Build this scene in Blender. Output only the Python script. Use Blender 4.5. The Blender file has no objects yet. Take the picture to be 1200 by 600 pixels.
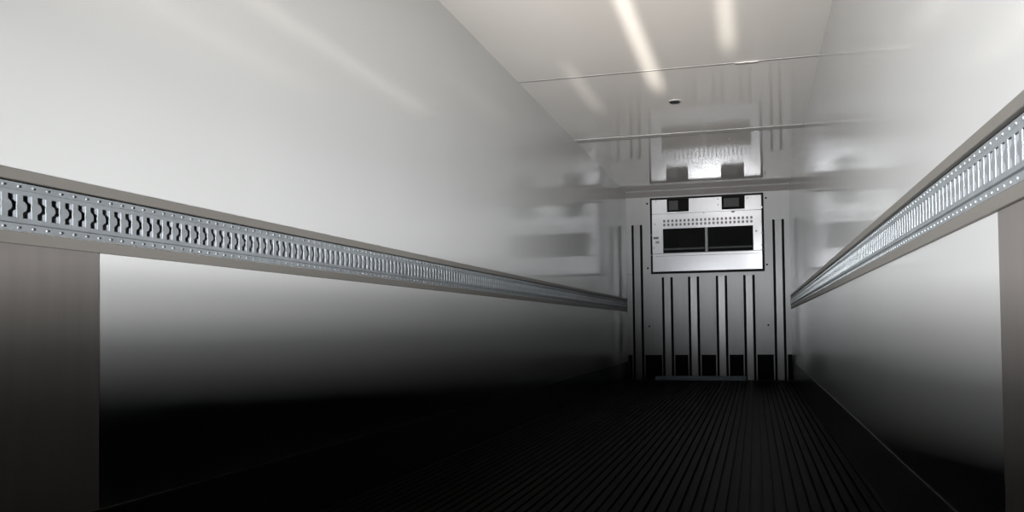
import bpy, bmesh, math
from mathutils import Vector, Matrix
PI = math.pi
C = bpy.context.scene.collection
S = bpy.context.scene

# ------------------------------------------------------------------ camera
EYE = Vector((0, 0, .823))
yw, pt, rl = -.2694, .0248, -.0128
fw = Vector((math.sin(yw)*math.cos(pt), math.cos(yw)*math.cos(pt), math.sin(pt)))
rt = Vector((math.cos(yw), -math.sin(yw), 0)); up = rt.cross(fw)
r2 = rt*math.cos(rl) + up*math.sin(rl); u2 = up*math.cos(rl) - rt*math.sin(rl)
cd = bpy.data.cameras.new('camera'); cam = bpy.data.objects.new('camera', cd); C.objects.link(cam)
M = Matrix((r2, u2, -fw)).transposed().to_4x4(); M.translation = EYE
cam.matrix_world = M
cd.sensor_fit = 'HORIZONTAL'; cd.sensor_width = 36; cd.lens = 1030.787/1200*36; cd.shift_y = 60.1/1200
cd.clip_start = .02
S.camera = cam

# ------------------------------------------------------------------ world, lights, exposure
w = bpy.data.worlds.new('world'); S.world = w; w.use_nodes = True
w.node_tree.nodes['Background'].inputs[0].default_value = (.55, .6, .7, 1)
w.node_tree.nodes['Background'].inputs[1].default_value = .01
vs = S.view_settings
vs.view_transform = 'Standard'; vs.look = 'None'; vs.gamma = 1; vs.use_curve_mapping = False; vs.exposure = 0
S.cycles.diffuse_bounces = 0

def area(name, loc, target, sx, sy, power, col=(1, 1, 1), spread=180):
    l = bpy.data.lights.new(name, 'AREA'); l.shape = 'RECTANGLE'; l.size = sx; l.size_y = sy
    l.energy = power; l.color = col; l.spread = math.radians(spread)
    o = bpy.data.objects.new(name, l); C.objects.link(o)
    o.location = loc
    o.rotation_euler = (Vector(target) - Vector(loc)).to_track_quat('-Z', 'Y').to_euler()
    return o
# lamps standing in for door daylight, cut off low by an added blocker
area('daylight_far', (.25, -8, .62), (.25, 0, .62), .5, .76, 45, (.97, .985, 1))
def over_blocker(name, x, tx, ty, tz, wd, power, col, spread, dz=0):  # fill lamps added to brighten the side walls and ceiling
    # stacked strips, the lower ones stronger: a soft edge just above the added blocker
    for z, h, k in ((.60, .20, .55), (.79, .18, .32), (1.01, .26, .13)):
        area(name, (x, -5.5, z+dz), (tx, ty, tz), wd, h, power*k, col, spread)
over_blocker('daylight_fill_left', .3, -1.94, 5.9, 1.5, .4, 47, (.93, .962, 1), 20, -.095)
over_blocker('daylight_fill_right', -1.6, .53, 5.2, 1.2, .4, 70, (.93, .962, 1), 24, .06)
over_blocker('daylight_fill_ceiling', -.7, -.7, 3.4, 2.96, 1.0, 82, (1, .96, .92), 20)
area('unit_highlight_lamp', (.55, -.9, 2.86), (.1, 13.8, 2.5), .35, .12, .8, (1, .99, .98), 12)  # added lamp that puts a highlight on the refrigeration unit
# slit lamps added for the ceiling streaks, taken as sun reflected off the floor
def ceiling_streak(x, y0, y1, wd, power, x2=None):
    s = .25; ys = -.9
    z0 = 2.96 - (y1-ys)*s; z1 = 2.96 - (y0-ys)*s
    zc = (z0+z1)/2; L = (z1-z0)*math.cos(math.atan(s))
    area('streak_lamp', (x, ys, zc), ((x2 if x2 is not None else x), ys+8, zc+8*s), wd, L, power, (1, .95, .86), 1.5)
ceiling_streak(-.80, 4.3, 7.9, .05, 1.2)
ceiling_streak(-.13, 4.3, 6.9, .06, .6, -.16)
ceiling_streak(-1.44, 7.0, 8.5, .03, .12)

# ------------------------------------------------------------------ materials
def mat(name, col, rough=.5, metal=0, ior=1.5, noise=0, nscale=4, stretch=(1, 1, 1), bump=0, bscale=40, spec=.5):
    m = bpy.data.materials.new(name); m.use_nodes = True
    nt = m.node_tree; b = nt.nodes['Principled BSDF']
    b.inputs['Base Color'].default_value = (*col, 1); b.inputs['Roughness'].default_value = rough
    b.inputs['Metallic'].default_value = metal; b.inputs['IOR'].default_value = ior
    b.inputs['Specular IOR Level'].default_value = spec
    tc = nt.nodes.new('ShaderNodeTexCoord'); mp = nt.nodes.new('ShaderNodeMapping')
    mp.inputs['Scale'].default_value = stretch; nt.links.new(tc.outputs['Object'], mp.inputs[0])
    n = nt.nodes.new('ShaderNodeTexNoise'); n.inputs['Scale'].default_value = nscale; n.inputs['Detail'].default_value = 5
    nt.links.new(mp.outputs[0], n.inputs['Vector'])
    if noise:
        cr = nt.nodes.new('ShaderNodeValToRGB')
        cr.color_ramp.elements[0].position = .3; cr.color_ramp.elements[1].position = .7
        cr.color_ramp.elements[0].color = (*[c*(1-noise) for c in col], 1)
        cr.color_ramp.elements[1].color = (*[min(1, c*(1+noise)) for c in col], 1)
        nt.links.new(n.outputs[0], cr.inputs[0]); nt.links.new(cr.outputs[0], b.inputs['Base Color'])
    if bump:
        n2 = nt.nodes.new('ShaderNodeTexNoise'); n2.inputs['Scale'].default_value = bscale
        nt.links.new(mp.outputs[0], n2.inputs['Vector'])
        bp = nt.nodes.new('ShaderNodeBump'); bp.inputs['Strength'].default_value = bump; bp.inputs['Distance'].default_value = .002
        nt.links.new(n2.outputs[0], bp.inputs['Height']); nt.links.new(bp.outputs[0], b.inputs['Normal'])
    return m
m_wall = mat('white_gloss_panel', (.90, .88, .84), .11, 0, 2.7, .02, .8)
m_ceil = mat('white_gloss_ceiling', (.90, .86, .81), .08, 0, 3.0, .02, .8)
m_bulk = mat('brushed_bulkhead', (.195, .192, .188), .35, .0, 1.5, .03, 3, (6, 1, .3), spec=.3)
m_post = mat('brushed_post_metal', (.19, .183, .178), .27, 0, 1.5, .08, 4, (6, 1, .3), spec=.3)
m_black = mat('black_recess', (.006, .006, .006), .8, 0, 1.3, .2, spec=.1)
m_rub = mat('black_rubber_gasket', (.008, .008, .008), .6, 0, 1.3, .2, spec=.1)
m_kick = mat('dark_kick_plate', (.03, .03, .032), .2, .3, 1.6, .15, 2)
m_floor = mat('dark_floor', (.006, .006, .006), .35, 0, 1.3, .3, 2, spec=.01)
m_unit = mat('unit_white_metal', (.38, .38, .39), .16, .25, 1.5, .03, 3, spec=.35)
m_strip = mat('grey_strip', (.235, .215, .19), .45, 0, 1.5, .06, 5, (1, .2, 1))
m_galv = mat('galvanised_steel', (.29, .305, .31), .6, 0, 1.5, .12, 30, (1, .4, 1), spec=.25)
m_galvb = mat('bright_galvanised_steel', (.50, .52, .56), .65, 0, 1.5, .05, 20, spec=.2)
m_rivet = mat('rivet_steel', (.34, .35, .35), .4, .2, 1.5, .05, 20)
m_plate = mat('dull_steel_plate', (.24, .215, .20), .5, .1, 1.5, .06, 6, (1, 4, .4))
m_seam = mat('seam_grey', (.10, .10, .10), .5, 0, 1.5, .1)
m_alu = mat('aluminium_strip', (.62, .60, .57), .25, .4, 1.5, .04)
m_ctrim = mat('satin_ceiling_trim', (.5, .49, .47), .6, 0, 1.5, .04, spec=.2)
m_trim = mat('mauve_grey_trim', (.11, .10, .10), .6, 0, 1.5, .06, spec=.2)
m_blue = mat('blue_grey_bar', (.045, .075, .10), .5, 0, 1.5, .1)
m_fan = mat('dark_inner_metal', (.009, .0095, .01), .7, 0, 1.5, .1)
m_label = mat('dark_label', (.03, .03, .035), .5, 0, 1.5, .1)

# ------------------------------------------------------------------ mesh helpers
def box(bm, x0, x1, y0, y1, z0, z1):
    v = [bm.verts.new((x, y, z)) for x in (x0, x1) for y in (y0, y1) for z in (z0, z1)]
    for f in ((0, 1, 3, 2), (4, 6, 7, 5), (0, 4, 5, 1), (2, 3, 7, 6), (0, 2, 6, 4), (1, 5, 7, 3)):
        bm.faces.new([v[i] for i in f])
def cyl(bm, c, r, h, axis='y', n=20, dome=0):
    ring = []
    def P(a, b, d):
        return {'y': (c[0]+a, c[1]+d, c[2]+b), 'z': (c[0]+a, c[1]+b, c[2]+d), 'x': (c[0]+d, c[1]+a, c[2]+b)}[axis]
    for d, s in ((0, 1), (h*(1-dome), 1), (h, 1-.55*dome if dome else 1)):
        ring.append([bm.verts.new(P(r*s*math.cos(2*PI*i/n), r*s*math.sin(2*PI*i/n), d)) for i in range(n)])
    for a, b in zip(ring, ring[1:]):
        for i in range(n): bm.faces.new((a[i], a[(i+1) % n], b[(i+1) % n], b[i]))
    bm.faces.new(ring[0]); bm.faces.new(ring[-1])
def link(name, bm, m, parent=None, bevel=0, smooth=False):
    bmesh.ops.remove_doubles(bm, verts=bm.verts, dist=1e-6)
    bmesh.ops.recalc_face_normals(bm, faces=bm.faces)
    me = bpy.data.meshes.new(name); bm.to_mesh(me); bm.free()
    if smooth:
        for p in me.polygons: p.use_smooth = True
    me.materials.append(m)
    o = bpy.data.objects.new(name, me); C.objects.link(o)
    if parent: o.parent = parent
    if bevel:
        md = o.modifiers.new('bevel', 'BEVEL'); md.width = bevel; md.segments = 2; md.limit_method = 'ANGLE'
    return o
def boxes(name, m, bl, parent=None, bevel=0):
    bm = bmesh.new()
    for b in bl: box(bm, *b)
    return link(name, bm, m, parent, bevel)
def struct(o): o['kind'] = 'structure'; return o
def thing(name, label, cat, loc=(0, 0, 0), group=None):
    o = bpy.data.objects.new(name, None); C.objects.link(o); o.location = loc; o.empty_display_size = .1
    o['label'] = label; o['category'] = cat
    if group: o['group'] = group
    return o
def rounded_rect(bm, x0, x1, z0, z1, y0, y1, r, n=6):
    pts = []
    for cx, cz, a0 in ((x1-r, z1-r, 0), (x0+r, z1-r, 90), (x0+r, z0+r, 180), (x1-r, z0+r, 270)):
        for i in range(n+1):
            a = math.radians(a0+90*i/n); pts.append((cx+r*math.cos(a), cz+r*math.sin(a)))
    f = [bm.verts.new((x, y0, z)) for x, z in pts]; b = [bm.verts.new((x, y1, z)) for x, z in pts]
    k = len(pts)
    bm.faces.new(f); bm.faces.new(b[::-1])
    for i in range(k): bm.faces.new((f[i], f[(i+1) % k], b[(i+1) % k], b[i]))

# ------------------------------------------------------------------ the setting
XL, XR, D, H, Y0 = -1.94, .53, 13.869, 2.9615, -1.0
struct(boxes('wall_left', m_wall, [(XL-.08, XL, Y0, D+.1, 0, H)]))
struct(boxes('wall_right', m_wall, [(XR, XR+.08, Y0, D+.1, 0, H)]))
struct(boxes('ceiling', m_ceil, [(XL-.08, XR+.08, Y0, D+.1, H, H+.08)]))
# ribbed floor running the length of the trailer
bm = bmesh.new()
box(bm, XL-.08, XR+.08, Y0, D+.1, -.08, -.022)
n = 48; p = (XR-XL)/n
for i in range(n):
    x = XL + i*p
    box(bm, x+.007, x+p-.007, Y0, D+.04, -.022, 0)
struct(link('floor', bm, m_floor))
# bulkhead: a panel that stops .39 m above the floor, dark return-air gap below
wb = struct(boxes('wall_back', m_bulk, [(XL, XR, D, D+.04, .39, H)]))
boxes('return_air_gap', m_black, [(XL, XR, D+.045, D+.06, 0, .42)], wb)
boxes('panel_seam', m_seam, [(XL+.0, -1.862, D-.002, D, 1.655, 1.665)], wb)
for x, z in ((-1.60, .838), (.193, .834)):
    bm = bmesh.new(); cyl(bm, (x, D-.008, z), .014, .008, 'y', 12); link('screw', bm, m_black, wb)
struct(boxes('trim_1', m_trim, [(XL, XR, D-.012, D, 2.868, H-.012)], None, .002))      # cornice strip on the bulkhead
struct(boxes('trim_2', m_seam, [(XL, XR, D-.03, D-.0, H-.012, H)]))                    # dark joint in the corner
# ceiling joints
bm = bmesh.new(); box(bm, XL, XR, 7.322, 7.337, H-.003, H); struct(link('trim_3', bm, m_seam))
struct(boxes('trim_4', m_ctrim, [(XL, XR, 9.79, 9.93, H-.002, H)]))
struct(boxes('trim_5', m_seam, [(XL, XR, 9.93, 9.945, H-.003, H)]))
struct(boxes('baseboard_left', m_kick, [(XL, XL+.0025, Y0, D, 0, .288)]))
struct(boxes('baseboard_right', m_kick, [(XR-.0025, XR, Y0, D, 0, .298)]))
# unseen blocker added behind the camera to keep light off floor and lower walls
struct(boxes('rear_light_blocker', m_plate, [(XL-.08, XR+.08, Y0-.06, Y0, -.08, .78)], None, .01))

cl = boxes('joint_strip', m_alu, [(-.118, .068, 7.312, 7.345, H-.008, H-.003)], None, .002)  # bright strip added along a short length of the joint
cl['label'] = 'short bright strip on the nearer dark ceiling joint'; cl['category'] = 'strip'
# ceiling sensor
t = thing('ceiling_sensor', 'small round dark fixture on the ceiling between the two cross joints', 'ceiling fixture', (-.697, 8.405, H))
bm = bmesh.new(); cyl(bm, (0, 0, -.003), .062, .003, 'z', 28); link('flange', bm, m_alu, t)
bm = bmesh.new(); cyl(bm, (0, 0, -.012), .048, .009, 'z', 28); link('cap', bm, m_fan, t, .003)

# ------------------------------------------------------------------ steel plates low on the side walls
for side, x0, x1, y1, z0, lab in ((-1, XL, XL+.0015, 2.262, .288, 'dull grey steel plate low on the left wall below the rail'),
                              (1, XR-.0015, XR, 2.185, .298, 'dull grey steel plate low on the right wall below the rail')):
    o = boxes('wall_plate', m_plate, [(x0, x1, Y0, y1, z0, 1.073)])
    o['label'] = lab; o['category'] = 'wall plate'

# ------------------------------------------------------------------ slotted cargo rails
PITCH = .0508
ZS = (1.143, 1.206)
def track_mesh(s, n, ys):
    """s=+1: faces +x (left wall). Raised slotted channel with flanges above and below."""
    bm = bmesh.new()
    X = lambda d: s*d
    m = 12
    zl = [ZS[0] + (ZS[1]-ZS[0])*i/m for i in range(m+1)]
    def near(z):
        q = (z-(ZS[0]+ZS[1])/2)/.015
        return .010 + (.014*math.sqrt(max(0, 1-q*q)) if abs(q) < 1 else 0)
    def far(z):
        q = (z-(ZS[0]+ZS[1])/2)/.010
        return .041 - (.002*math.sqrt(max(0, 1-q*q)) if abs(q) < 1 else 0)
    zb, ztop = 1.131, 1.217
    F, T = .015, .0125
    V = {}
    def v(x, y, z):
        k = (round(x, 5), round(y, 5), round(z, 5))
        if k not in V: V[k] = bm.verts.new((X(x), y, z))
        return V[k]
    for c in range(n):
        y = c*PITCH
        cols = [y+0 for _ in zl]
        nl = [y+near(z) for z in zl]; fl = [y+far(z) for z in zl]
        for i in range(m):
            bm.faces.new((v(F, y, zl[i]), v(F, nl[i], zl[i]), v(F, nl[i+1], zl[i+1]), v(F, y, zl[i+1])))
            bm.faces.new((v(F, fl[i], zl[i]), v(F, y+PITCH, zl[i]), v(F, y+PITCH, zl[i+1]), v(F, fl[i+1], zl[i+1])))
            bm.faces.new((v(F, nl[i], zl[i]), v(T, nl[i], zl[i]), v(T, nl[i+1], zl[i+1]), v(F, nl[i+1], zl[i+1])))
            bm.faces.new((v(F, fl[i], zl[i]), v(T, fl[i], zl[i]), v(T, fl[i+1], zl[i+1]), v(F, fl[i+1], zl[i+1])))
        for ze, zo in ((zl[-1], ztop), (zl[0], zb)):
            j = -1 if ze == zl[-1] else 0
            pts = [y, nl[j], fl[j], y+PITCH]
            for a, b in zip(pts, pts[1:]):
                bm.faces.new((v(F, a, ze), v(F, b, ze), v(F, b, zo), v(F, a, zo)))
            bm.faces.new((v(F, nl[j], ze), v(F, fl[j], ze), v(T, fl[j], ze), v(T, nl[j], ze)))
    L = n*PITCH
    # sloping shoulders and flat flanges
    for prof in ([(F, ztop), (.016, ztop+.0015), (.008, 1.2205), (.007, 1.2405), (.001, 1.2405)],
                 [(F, zb), (.016, zb-.0015), (.008, 1.1275), (.007, 1.1085), (.001, 1.1085)]):
        for (a, b), (c, d) in zip(prof, prof[1:]):
            q = [(X(a), 0, b), (X(a), L, b), (X(c), L, d), (X(c), 0, d)]
            bm.faces.new([bm.verts.new(k) for k in q])
    return bm
rivet_me = None
def rail(s, wx, lab):
    global rivet_me
    ys = 1.3
    n = int((D-.06-ys)/PITCH)
    L = n*PITCH
    off = ((1.9229-.026) - ys) % PITCH            # brings the slots onto their measured places
    t = thing('cargo_rail', lab, 'cargo rail', (wx, ys+off, 0), 'slotted cargo rails along the side walls')
    bm = track_mesh(s, n-1, ys); link('slotted_track', bm, m_galv, t)
    a, b = sorted((0, s*.008))
    boxes('back_plate', m_galvb, [(a, b, 0, L-PITCH, 1.132, 1.216)], t)
    a, b = sorted((0, s*.020))
    boxes('edge_strip', m_strip, [(a, b, 0, L-PITCH, 1.2445, 1.275)], t, .002)
    a, b = sorted((0, s*.014))
    boxes('edge_strip', m_strip, [(a, b, 0, L-PITCH, 1.072, 1.105)], t, .002)
    a, b = sorted((0, s*.004))
    boxes('joint_line', m_black, [(a, b, 0, L-PITCH, 1.2405, 1.2445)], t)
    if rivet_me is None:
        bm = bmesh.new(); cyl(bm, (0, 0, 0), .0034, .003, 'x', 10, .4)
        o = link('rivet', bm, m_rivet); rivet_me = o.data; bpy.data.objects.remove(o)
    k = 0
    for i in range(50):
        for z in (1.2300, 1.1175):
            o = bpy.data.objects.new('rivet', rivet_me); C.objects.link(o); o.parent = t
            o.location = (s*.0075, (9+i)*PITCH, z)
            if s < 0: o.rotation_euler = (0, 0, PI)
    bm = bmesh.new()
    for i in range(59, n-2):
        for z in (1.2300, 1.1175):
            if s > 0: cyl(bm, (.0075, i*PITCH, z), .0034, .003, 'x', 6)
            else: cyl(bm, (-.0105, i*PITCH, z), .0034, .003, 'x', 6)
    o = link('rivet', bm, m_rivet, t); o['kind'] = 'stuff'
rail(1, XL, 'galvanised slotted cargo rail along the left wall')
rail(-1, XR, 'galvanised slotted cargo rail along the right wall')

# ------------------------------------------------------------------ bulkhead posts
def post(xc, top, lab, grp):
    t = thing('bulkhead_post', lab, 'post', (xc, D, 0), grp)
    bm = bmesh.new(); box(bm, -.050, .050, -.018, -.001, .002, top-.004); link('web', bm, m_post, t, .004)
    for s in (-1, 1):
        a, b = sorted((s*.050, s*.085))
        bm = bmesh.new(); rounded_rect(bm, a, b, .01, top, -.004, -.0005, .012); link('slot', bm, m_black, t)
        a, b = sorted((s*.085, s*.101))
        boxes('flange', m_post, [(a, b, -.003, .02, .002, .388)], t, .0008)
cen = [(-1.770, 2.438), (-1.309, 1.602), (-.907, 1.602), (-.487, 1.604), (-.078, 1.604), (.363, 2.434)]
labs = ['tall brushed metal bulkhead post left of the refrigeration unit',
        'short metal bulkhead post, leftmost of the four below the refrigeration unit',
        'short metal bulkhead post, second from left below the refrigeration unit',
        'short metal bulkhead post, third from left below the refrigeration unit',
        'short metal bulkhead post, rightmost of the four below the refrigeration unit',
        'tall brushed metal bulkhead post right of the refrigeration unit']
for (x, z), l in zip(cen, labs):
    post(x, z, l, 'tall bulkhead posts' if z > 2 else 'short bulkhead posts')

# ------------------------------------------------------------------ refrigeration unit
U0, U1, Z0, Z1 = -1.555, .155, 1.655, 2.842
t = thing('refrigeration_unit', 'white metal refrigeration unit with black grille high on the end wall', 'refrigeration unit', (0, D, 0))
g = .032
boxes('gasket_frame', m_rub, [(U0, U0+g, -.05, 0, Z0, Z1), (U1-g, U1, -.05, 0, Z0, Z1),
                              (U0+g, U1-g, -.05, 0, Z0, Z0+g), (U0+g, U1-g, -.05, 0, Z1-g, Z1)], t, .003)
a0, a1, c0, c1 = U0+g, U1-g, Z0+g, Z1-g
ff, fb = -.058, -.006
NL, NR = (-1.292, -.955), (-.462, -.118); NZ = 2.612
GX, GZ = (-1.358, -.004), (1.975, 2.353)
JZ = 2.590
boxes('upper_panel', m_unit, [(a0, NL[0], ff, fb, JZ, c1), (NL[1], NR[0], ff, fb, JZ, c1), (NR[1], a1, ff, fb, JZ, c1),
                              (NL[0], NL[1], ff, fb, JZ, NZ), (NR[0], NR[1], ff, fb, JZ, NZ)], t, .0015)
boxes('front_panel', m_unit, [(a0, a1, ff, fb, GZ[1], JZ-.005), (a0, GX[0], ff, fb, GZ[0]-.002, GZ[1]), (GX[1], a1, ff, fb, GZ[0]-.002, GZ[1])], t, .0015)
lc = boxes('lower_cover', m_unit, [(a0, a1, ff-.004, fb, c0, 1.925), (a0, a1, ff, fb, 1.925, 1.966)], t, .003)
boxes('cover_lip', m_seam, [(a0+.04, a1-.03, ff-.005, ff, 1.925, 1.930), (a0+.04, a1-.03, ff-.003, ff, 1.966, 1.974)], lc)
for (x0, x1), tag in ((NL, 0), (NR, 1)):
    f = boxes('fan_opening', m_black, [(x0, x1, fb, -.001, NZ, c1)], t)
    if tag == 0: boxes('inner_duct', m_fan, [(x0+.03, x0+.17, -.035, fb, NZ+.03, c1-.02)], f, .004)
    else: boxes('inner_duct', m_fan, [(x0+.03, x0+.26, -.035, fb, NZ+.04, c1-.02)], f, .004)
# grilles with upright fins, one each side of the divider
for x0, x1 in ((GX[0], -.718), (-.678, GX[1])):
    bl = [(x0, x1, -.012, -.001, GZ[0], GZ[1])]
    k = 12
    for i in range(1, k):
        x = x0+(x1-x0)*i/k; bl.append((x-.004, x+.004, -.034, -.012, GZ[0]+.01, GZ[1]-.01))
    f = boxes('grille', m_black, bl, t)
    boxes('lower_rail', m_fan, [(x0+.01, x1-.01, -.042, -.035, GZ[0]+.045, GZ[0]+.075)], f, .002)
boxes('divider', mat('divider_grey', (.10, .10, .10), .5, 0), [(-.718, -.678, -.05, -.001, GZ[0], GZ[1])], t, .003)
# two rows of small air holes
bm = bmesh.new()
nh = 22
for i in range(nh):
    for z in (2.473, 2.413):
        x = -1.335 + i*(1.31/(nh-1)); rounded_rect(bm, x-.017, x+.017, z-.021, z+.021, ff-.0008, ff+.001, .012, 3)
link('air_holes', bm, mat('hole_grey', (.05, .05, .05), .6), t)
boxes('label_plate', m_label, [(-1.508, -1.425, ff-.002, ff, 2.197, 2.233)], t, .001)
boxes('label_plate', mat('pale_label', (.09, .09, .09), .6), [(-1.475, -1.415, ff-.0015, ff, 2.13, 2.165)], t)
bm = bmesh.new(); cyl(bm, (-.293, ff-.004, 2.572), .03, .004, 'y', 24); bd = link('badge', bm, m_label, t); 
for v_ in bd.data.vertices: v_.co.z = 2.572 + (v_.co.z-2.572)*.45
for x, z in ((.042, 2.262), (.12, 2.64), (.12, 2.80), (.12, 2.40), (.118, 2.05), (-1.48, 2.43), (-1.50, 2.06), (-.515, 2.775), (-.515, 2.69), (-.73, 2.575), (-.08, 2.77), (-1.46, 2.79)):
    bm = bmesh.new(); cyl(bm, (x, ff-.005, z), .011 if x != .042 else .017, .005, 'y', 12, .3); link('bolt', bm, m_seam, t)
bm = bmesh.new(); cyl(bm, (-1.478, ff-.010, 2.625), .022, .010, 'y', 16, .3); link('latch', bm, m_unit, t)
bm = bmesh.new(); cyl(bm, (-1.478+1.60, ff-.010, 2.62), .018, .010, 'y', 16, .3); link('latch', bm, m_unit, t)
for x, z in ((-1.602, 2.766), (-1.607, 1.75), (.192, 2.765), (.190, 1.752)):
    bm = bmesh.new(); cyl(bm, (x, -.012, z), .015, .012, 'y', 12, .3); link('mounting_screw', bm, m_black, t)
for x, z in ((-1.53, 2.262), (-1.53, 1.95), (.137, 2.235), (.137, 1.975)):
    boxes('side_clip', m_label, [(x-.022, x+.004, ff-.004, ff, z-.01, z+.01)], t, .001)

# ------------------------------------------------------------------ bar on the floor
o = boxes('floor_bar', m_blue, [(-1.50, -.14, 13.66, 13.73, .0, .072)], None, .01)
o['label'] = 'low blue-grey bar lying on the floor before the end wall'; o['category'] = 'bar'
